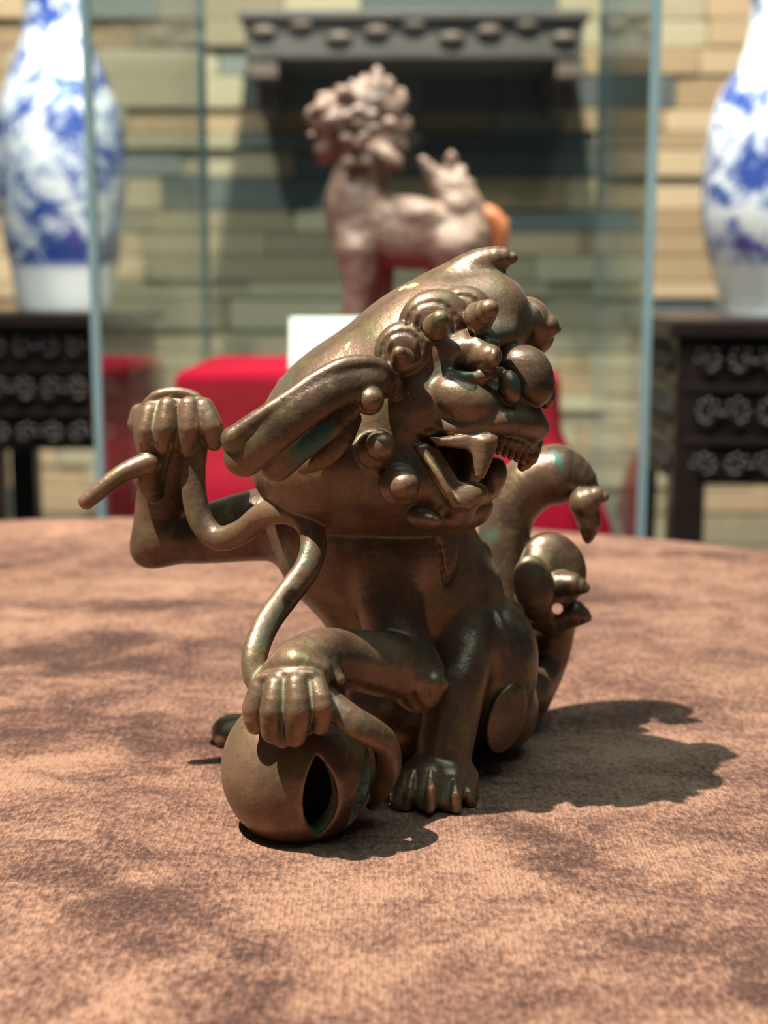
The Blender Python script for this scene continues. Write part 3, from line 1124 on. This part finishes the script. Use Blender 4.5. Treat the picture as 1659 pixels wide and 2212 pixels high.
    P('gum', [(tube([(1070, 940, 480, 16), (1105, 950, 486, 18), (1150, 962, 498, 18)]), 1)], 1.5, hd)
    P('fang', [(tube([(1150, 950, 500, 24), (1142, 985, 498, 22), (1128, 1008, 496, 11)]), 1)], 0.5, hd)
    # lower jaw: lip flange, front lip, tongue
    P('lower_lip', [(prism([(896, 966), (920, 958), (948, 971), (988, 1038), (1022, 1050), (1036, 1070), (1010, 1100), (972, 1096), (930, 1030)], 470, 484, 1.2), 1),
                    (tube([(908, 966, 474, 7), (940, 1015, 469, 8), (968, 1062, 467, 8), (982, 1090, 468, 9)]), 1.2),
                    (ell(1016, 1070, 474, (40, 27, 36), phi=18), 3)], 1.5, hd)
    P('mouth_lining', [(ell(975, 1000, 528, (75, 75, 60)), 1), (ell(1010, 1010, 522, (30, 50, 40)), 3)], 0.5, hd)
    P('tongue', [(ell(1068, 1026, 492, (27, 40, 34), phi=-10), 1)], 0.8, hd)
    P('lower_gum', [(tube([(1000, 1085, 484, 28), (1045, 1062, 488, 24), (1062, 1058, 496, 20)]), 1)], 2.0, hd)
    P('chin', [(ell(985, 1118, 488, (42, 28, 40), phi=15), 1)], 4.0, hd)
    # cheek studs
    for x, y, Y, r, nx, ny, nr in ((812, 970, 468, 44, 822, 963, 33), (862, 1048, 467, 46, 872, 1048, 33), (798, 868, 465, 30, 802, 864, 28)):
        st = P('cheek_stud', [(ell(x, y, Y + 4, (r, r, r * 0.75)), 1), (ell(nx, ny, Y - 1.5, (nr, nr, nr)), 0.8)], 1.2, hd)
    P('cheek_stud', [(ell(916, 1118, 476, (40, 24, 28), phi=-10), 1), (ell(928, 1122, 472, (26, 17, 20), phi=-10), 0.8)], 1.2, hd)
    P('fur_tuft', [(tube([(800, 1000, 474, 22), (815, 1025, 472, 8)]), 1)], 1.5, hd)
    P('ear', [(tube([(800, 815, 545, 30), (730, 850, 552, 36), (650, 872, 550, 24), (616, 832, 548, 19)]), 1)], 1.5, hd)
    # ear
    er = P('ear', [
        (tube([(528, 985, 462, 46), (590, 935, 460, 45), (665, 876, 460, 43), (735, 835, 463, 43), (800, 822, 468, 44), (842, 830, 474, 30)], ((0.1, -1, 0.25), 0.62)), 1),
        (tube([(503, 950, 461, 26), (528, 948, 461, 26)]), 2),
        (tube([(505, 945, 460, 25), (560, 905, 460, 22), (620, 866, 461, 22), (690, 818, 463, 22), (750, 790, 465, 22), (800, 788, 468, 21), (845, 812, 472, 20), (852, 850, 474, 16)]), 1.2),
    ], 1.2, hd)
    P('ear_lobe', [(tube([(598, 1005, 466, 36), (650, 950, 464, 44), (710, 905, 466, 42), (760, 868, 468, 30)], ((0.1, -1, 0.2), 0.5)), 1)], 0.6, hd)
    P('ear_lobe', [(tube([(655, 1010, 472, 16), (700, 985, 470, 26), (735, 945, 470, 30), (760, 905, 471, 22)], ((0.1, -1, 0.2), 0.55)), 1)], 0.6, hd)
    s.carve(tube([(925, 933, 475, 3), (950, 933, 470, 8), (990, 933, 467, 9), (1060, 931, 466, 6)]), 1.5)
    # engraved chest lines
    OFF[0] = 14
    s.carve(tube([(944, 1165, 520, 3), (952, 1215, 521, 4), (962, 1262, 522, 2)]), 1.6)
    s.carve(tube([(1002, 1170, 527, 3), (985, 1225, 525, 4), (964, 1262, 522, 2)]), 1.6)
    OFF[0] = 0
    s.floor = 0.3
    s.polygonise(2)
    # inside faces of the pierced ball, verdigris stains, a bare scratch
    dist = np.linalg.norm(s.fc - C, axis=1)
    pid = len(s.names)
    s.names.append(('pierced_edge', bl, 'pale green corroded inner edge of the hole'))
    s.fid = s.fid.copy()
    s.fid[(s.fid == bl) & (dist < RB * 0.945) & (dist > RB * 0.73)] = pid
    ear_ids = [i for i, n in enumerate(s.names) if n[0] in ('ear', 'ear_lobe')]
    s.patch('verdigris_stain', hd, 668, 960, 70, 22, 42, ear_ids)
    s.patch('verdigris_stain', hd, 1118, 832, 20, 14, 0, [i for i, n in enumerate(s.names) if n[0] in ('nose', 'nostril')])
    s.patch('verdigris_stain', tl, 1203, 990, 24, 9, -60, [tl])
    s.patch('bare_scratch', hd, 882, 620, 24, 5, 18, [hd])
    s.patch('bare_scratch', hd, 750, 748, 12, 4, 60, [hd])
    s.patch('green_dirt', hd, 985, 800, 70, 34, 25, [hd] + [i for i, n in enumerate(s.names) if n[0] == 'eyelid'])
    rb = [i for i, n in enumerate(s.names) if n[0] == 'ribbon']
    s.patch('green_dirt', rb[0], 590, 1350, 16, 60, -30, rb[:1])
    root = empty('lion_statue', (0.01, 0.54, TABLE_Z))
    tag(root, 'bronze guardian lion with raised paw and ribbon, other paw on a pierced ball', 'statue')
    s.build(root, M['bronze'], {'pierced_edge': M['corroded'], 'verdigris_stain': M['verdigris'], 'bare_scratch': M['brass'], 'green_dirt': M['green_dirt']})
    return root


build_lion()

# ------------------------------------------------------------------ background: glass case with the carved qilin, vases on stands
def rounded_loop(hx, hy, r, n=10):
    pts = []
    for (sx, sy, a0) in ((1, 1, 0), (-1, 1, 90), (-1, -1, 180), (1, -1, 270)):
        for i in range(n + 1):
            a = R(a0 + 90 * i / n)
            pts.append((sx * (hx - r) + r * math.cos(a), sy * (hy - r) + r * math.sin(a)))
        nx, ny = pts[-1]
        # straight run to the next corner
        m = 14
        nsx, nsy, na = {0: (-1, 1, 90), 90: (-1, -1, 180), 180: (1, -1, 270), 270: (1, 1, 0)}[a0]
        ex, ey = nsx * (hx - r) + r * math.cos(R(na)), nsy * (hy - r) + r * math.sin(R(na))
        for i in range(1, m):
            pts.append((nx + (ex - nx) * i / m, ny + (ey - ny) * i / m))
    return pts


CASE_BASE = 0.655


def build_case():
    fl = PW(190, 600, 1.33); fr = PW(1414, 600, 1.295)
    wdt = math.hypot(fr[0] - fl[0], fr[1] - fl[1])
    ang = math.atan2(fr[1] - fl[1], fr[0] - fl[0])
    dep = 0.56
    ca, sa = math.cos(ang), math.sin(ang)
    ccx = fl[0] + ca * wdt / 2 - sa * dep / 2
    ccy = fl[1] + sa * wdt / 2 + ca * dep / 2
    rt = empty('display_case', (ccx, ccy, CASE_BASE))
    rt.rotation_euler.z = ang
    tag(rt, 'frameless clear glass display case around the carved wooden qilin', 'display case')
    hx, hy, h, t = wdt / 2, dep / 2, 0.68, 0.010
    e = t
    MB().box((-hx + e, -hy, 0), (hx - e, -hy + t, h)).build('pane', M['glass'], rt)
    MB().box((-hx + e, hy - t, 0), (hx - e, hy, h)).build('pane', M['glass'], rt)
    MB().box((-hx, -hy + e, 0), (-hx + t, hy - e, h)).build('pane', M['glass'], rt)
    MB().box((hx - t, -hy + e, 0), (hx, hy - e, h)).build('pane', M['glass'], rt)
    MB().box((-hx, -hy, h + 0.001), (hx, hy, h + 0.001 + t)).build('pane', M['glass'], rt)
    for sx in (-1, 1):
        for sy in (-1, 1):
            x, y = sx * (hx - e / 2), sy * (hy - e / 2)
            MB().box((x - e / 2 + .0005, y - e / 2 + .0005, 0), (x + e / 2 - .0005, y + e / 2 - .0005, h), 0.001).build('glass_corner', M['edge'], rt)
    pl = MB().box((-hx - 0.01, -hy - 0.01, 0.0), (hx + 0.01, hy + 0.01, CASE_BASE), 0.004).build('display_plinth', M['plinth'])
    pl.location = (ccx, ccy, 0)
    pl.rotation_euler.z = ang
    tag(pl, 'dark plinth carrying the glass display case behind the table', 'plinth')
    # red velvet over a block, flaring at the foot
    xl, xr = PW(372, 800, 1.43)[0], PW(1215, 800, 1.43)[0]
    y0, y1 = 1.43, 1.73
    bx, by = (xl + xr) / 2, (y0 + y1) / 2
    zt = PW(600, 802, 1.43)[2]
    hx2, hy2 = (xr - xl) / 2, (y1 - y0) / 2
    ringsd = [(-0.030, 0.0), (-0.012, 0.0), (-0.003, -0.003), (0.0, -0.012), (0.0005, -0.035), (0.002, -0.062), (0.008, -0.078), (0.020, -0.095), (0.034, -0.125), (0.046, -0.160), (0.052, -(zt - CASE_BASE - 0.002))]
    V, Fc = [], []
    n = None
    for q, (g, dz) in enumerate(ringsd):
        lp = rounded_loop(hx2 + g, hy2 + g * 0.7, 0.016 + max(0, g) * 0.6)
        n = len(lp)
        for i, (x, y) in enumerate(lp):
            w = max(0, g) * 0.16 * (math.sin(i * 0.55) + 0.6 * math.sin(i * 0.23 + 1))
            l = math.hypot(x, y)
            V.append((x + x / l * w, y + y / l * w, zt + dz))
    Fc.append(tuple(range(n)))
    for j in range(len(ringsd) - 1):
        for i in range(n):
            i2 = (i + 1) % n
            Fc.append((j * n + i, (j + 1) * n + i, (j + 1) * n + i2, j * n + i2))
    V = [(x + bx, y + by, z) for x, y, z in V]
    o = mesh_obj('velvet_block', V, Fc, M['velvet'], None, True, origin=(bx, by, CASE_BASE))
    tag(o, 'display block draped in red velvet under the qilin inside the case', 'display block')
    # white card, folded as a tent
    cx0, cx1 = PW(626, 690, 1.47)[0], PW(790, 690, 1.47)[0]
    ctop = PW(626, 686, 1.47)[2]
    m = MB()
    z0 = zt + 0.001
    th = 0.0012
    yc = 1.475
    for sgn in (-1, 1):
        b = len(m.v)
        yb = yc + sgn * 0.016
        m.v += [(cx0, yb, z0), (cx1, yb, z0), (cx1, yc, ctop), (cx0, yc, ctop), (cx0, yb + th, z0), (cx1, yb + th, z0), (cx1, yc + th, ctop), (cx0, yc + th, ctop)]
        m.f += [tuple(b + i for i in q) for q in ((0, 1, 2, 3), (7, 6, 5, 4), (0, 4, 5, 1), (1, 5, 6, 2), (2, 6, 7, 3), (3, 7, 4, 0))]
    o = m.build('name_card', M['card'], origin=((cx0 + cx1) / 2, yc, zt))
    tag(o, 'white folded card on red velvet in front of the qilin', 'card')
    return zt


VELVET_Z = build_case()


def build_qilin(zt):
    Y = 1590
    s = Sculpt((-130, 1480, (zt - TABLE_Z) * 1000 - 4), (190, 1720, 470), 2.2)
    P = s.part
    ft = 604 + (CAM_H - (zt - TABLE_Z)) * 1000 / Y * 3000   # pixel height of the block top at this distance
    body = P('body', [
        (ell(775, 480, Y, (70, 85, 70)), 1),
        (ell(880, 505, Y, (118, 78, 66), phi=-8), 14),
        (ell(985, 520, Y, (74, 84, 66)), 14),
        (ell(900, 472, Y, (74, 36, 70), phi=-10), 10),
        (tube([(765, 430, Y, 64), (775, 385, Y, 56), (790, 340, Y, 52)]), 14),
    ], 3)
    P('chest_boss', [(ell(765, 505, Y - 28, (40, 46, 20)), 1)], 3, body)
    for x0, x1, dy, r in ((768, 765, -22, 42), (810, 822, 26, 42), (985, 1010, -22, 48), (955, 960, 26, 44)):
        P('leg', [(tube([(x0, 540, Y + dy, r * 1.1), (x0 + 8, 610, Y + dy, r * 0.8), (x1, 690, Y + dy, r * 0.62), (x1 - 4, ft - 22, Y + dy, r * 0.72)]), 1),
                  (ell(x1 - 12, ft - 14, Y + dy, (r * 1.0, 18, r)), 4)], 6, body)
    hd = P('head', [(ell(760, 285, Y, (62, 66, 56)), 1), (tube([(735, 275, Y - 4, 44), (700, 262, Y - 6, 34), (682, 250, Y - 6, 24)]), 8),
                    (tube([(725, 305, Y - 4, 30), (698, 325, Y - 4, 20)]), 6)], 6)
    rnd = random.Random(5)
    flames = [((800, 230), (815, 148), 26), ((770, 240), (760, 178), 24), ((835, 240), (868, 196), 24), ((840, 280), (880, 262), 24), ((730, 240), (690, 208), 26),
              ((838, 310), (872, 320), 22), ((825, 335), (862, 365), 20), ((720, 320), (690, 352), 18), ((710, 290), (668, 292), 16), ((820, 220), (842, 170), 20),
              ((780, 215), (786, 165), 22), ((700, 230), (672, 240), 16), ((800, 330), (835, 395), 18), ((750, 220), (728, 190), 20)]
    for (a, b, r) in flames:
        dy = rnd.uniform(-26, 26)
        P('mane_flame', [(tube([(a[0], a[1], Y + dy * 0.4, r * 1.3), ((a[0] + b[0]) / 2 + 6, (a[1] + b[1]) / 2, Y + dy, r), (b[0], b[1], Y + dy, r * 0.28)]), 1)], 3, hd)
    for i in range(16):
        a = rnd.uniform(0, 6.28); q = rnd.uniform(0.3, 1.0)
        P('mane_curl', [(ell(770 + 78 * q * math.cos(a), 275 + 82 * q * math.sin(a), Y - 34 - 10 * (1 - q), (17, 15, 14)), 1)], 2, hd)
    tl = P('tail', [(tube([(1010, 500, Y, 34), (1005, 450, Y, 40), (985, 410, Y, 34)]), 1)], 6)
    for b, r in (((912, 345), 22), ((975, 335), 24), ((1018, 395), 20), ((945, 380), 20), ((1000, 365), 20), ((1035, 440), 16)):
        P('tail_flame', [(tube([(985, 450, Y + rnd.uniform(-10, 10), r * 1.4), ((b[0] + 985) / 2 - 5, (b[1] + 430) / 2, Y + rnd.uniform(-14, 14), r), (b[0], b[1], Y, r * 0.4)]), 1)], 4, tl)
    P('tail_plume', [(tube([(1020, 460, Y + 8, 22), (1058, 470, Y + 8, 24), (1078, 500, Y + 8, 22), (1076, 545, Y + 8, 12)]), 1),
                     (tube([(1058, 470, Y + 8, 16), (1092, 480, Y + 8, 8)]), 2)], 2, tl, 'orange stained plume of the tail')
    s.polygonise(1)
    c = PT(870, 604, Y / 1000)
    root = empty('qilin_carving', (c[0], Y / 1000, zt))
    tag(root, 'reddish carved wooden qilin with flame mane standing on red velvet', 'sculpture')
    s.build(root, M['qilin'], {'tail_plume': M['orange']})


build_qilin(VELVET_Z)


def build_stand(cx, cy, half, ztop, label):
    rt = empty('vase_stand', (cx, cy, 0))
    tag(rt, label, 'stand', 'carved vase stands')
    dw = M['darkwood']
    MB().box((-half, -half, ztop - 0.022), (half, half, ztop), 0.004).build('stand_top', dw, rt)
    hi = half - 0.012
    leg = MB().box((-0.02, -0.02, 0), (0.02, 0.02, ztop - 0.022), 0.004)
    lo = [leg.build('leg', dw, rt)]
    for i in range(3):
        c = lo[0].copy(); COL.objects.link(c); lo.append(c)
    for o, (sx, sy) in zip(lo, ((-1, -1), (1, -1), (1, 1), (-1, 1))):
        o.parent = rt
        o.location = (sx * (hi - 0.02), sy * (hi - 0.02), 0)
    zs = ztop - 0.022
    bands = ((zs - 0.055, zs - 0.004), (zs - 0.118, zs - 0.064), (zs - 0.175, zs - 0.130))
    scroll = None
    for side in range(4):
        a = side * math.pi / 2
        for bi, (z0, z1) in enumerate(bands):
            p = MB().box((-hi + 0.02, -hi + 0.006, z0), (hi - 0.02, -hi + 0.018, z1), 0.002).build('apron_panel', dw, rt)
            p.rotation_euler.z = a
            if bi < 2:
                q = MB().box((-hi + 0.01, -hi - 0.002, z0 - 0.009), (hi - 0.01, -hi + 0.02, z0), 0.002).build('rail', dw, rt)
                q.rotation_euler.z = a
            if side not in (0, 1, 3):
                continue
            m = max(4, int((2 * hi - 0.04) / 0.034))
            for i in range(m):
                if scroll is None:
                    g = MB()
                    for k in range(10):
                        t = k * 0.75
                        rr = 0.013 * (1 - k * 0.075)
                        g.blob((rr * math.cos(t), -0.002 - 0.0006 * k, rr * math.sin(t) * 1.15), (0.0046, 0.0045, 0.0046), 6, 4)
                    scroll = g.build('carved_scroll', dw, rt, True)
                    o = scroll
                else:
                    o = scroll.copy(); COL.objects.link(o); o.parent = rt
                x = -hi + 0.02 + (2 * hi - 0.04) * (i + 0.5) / m
                y = -hi + 0.004
                o.location = (x * math.cos(a) - y * math.sin(a), x * math.sin(a) + y * math.cos(a), (z0 + z1) / 2)
                o.rotation_euler = (0, 0, a)
                o.scale = ((1 if (i + bi) % 2 else -1) * 1.15, 1, 1.25 if bi < 2 else 1.0)
    MB().box((-hi + 0.01, -hi + 0.01, 0.22), (hi - 0.01, hi - 0.01, 0.24), 0.003).build('lower_shelf', dw, rt)


def build_vase(cx, cy, zb, prof, label):
    """prof (radius, height)"""
    pts = []
    for i in range(len(prof) - 1):
        p0 = prof[max(i - 1, 0)]; p1 = prof[i]; p2 = prof[i + 1]; p3 = prof[min(i + 2, len(prof) - 1)]
        for j in range(6):
            t = j / 6
            pts.append(tuple(0.5 * ((2 * p1[k]) + (p2[k] - p0[k]) * t + (2 * p0[k] - 5 * p1[k] + 4 * p2[k] - p3[k]) * t * t + (3 * p1[k] - p0[k] - 3 * p2[k] + p3[k]) * t ** 3) for k in (0, 1)))
    pts.append(prof[-1])
    top = pts[-1]
    pts += [(top[0] - 0.006, top[1]), (top[0] - 0.012, top[1] - 0.03), (top[0] - 0.022, top[1] - 0.09)]
    o = MB().lathe(pts, (0, 0, 0), 72).build('porcelain_vase', M['porcelain'], None, True)
    o.location = (cx, cy, zb)
    tag(o, label, 'vase', 'blue and white vases')
    return o


STZ = 0.905
lx = PW(140, 600, 2.10)[0]
build_stand(lx, 2.10, 0.127, STZ, 'dark carved wooden stand at left, under the long-necked vase')
k = 2.10 / 3000
build_vase(lx, 2.10, STZ, [(100 * k, 0), (104 * k, 25 * k), (112 * k, 90 * k), (124 * k, 160 * k), (134 * k, 250 * k), (136 * k, 330 * k), (128 * k, 405 * k),
                           (104 * k, 475 * k), (78 * k, 540 * k), (63 * k, 610 * k), (60 * k, 690 * k), (66 * k, 760 * k), (84 * k, 830 * k)],
           'blue and white porcelain vase at left, seen partly through the glass case')
rx = PW(1690, 600, 1.80)[0]
build_stand(rx, 1.80, 0.178, STZ, 'dark carved wooden stand at right, under the broad-shouldered vase')
k = 1.80 / 3000
build_vase(rx, 1.80, STZ, [(118 * k, 0), (124 * k, 25 * k), (146 * k, 90 * k), (164 * k, 150 * k), (174 * k, 220 * k), (174 * k, 300 * k), (167 * k, 390 * k),
                           (145 * k, 460 * k), (108 * k, 520 * k), (92 * k, 590 * k), (88 * k, 670 * k), (92 * k, 740 * k), (115 * k, 800 * k)],
           'blue and white porcelain vase at right, clear of the glass case')
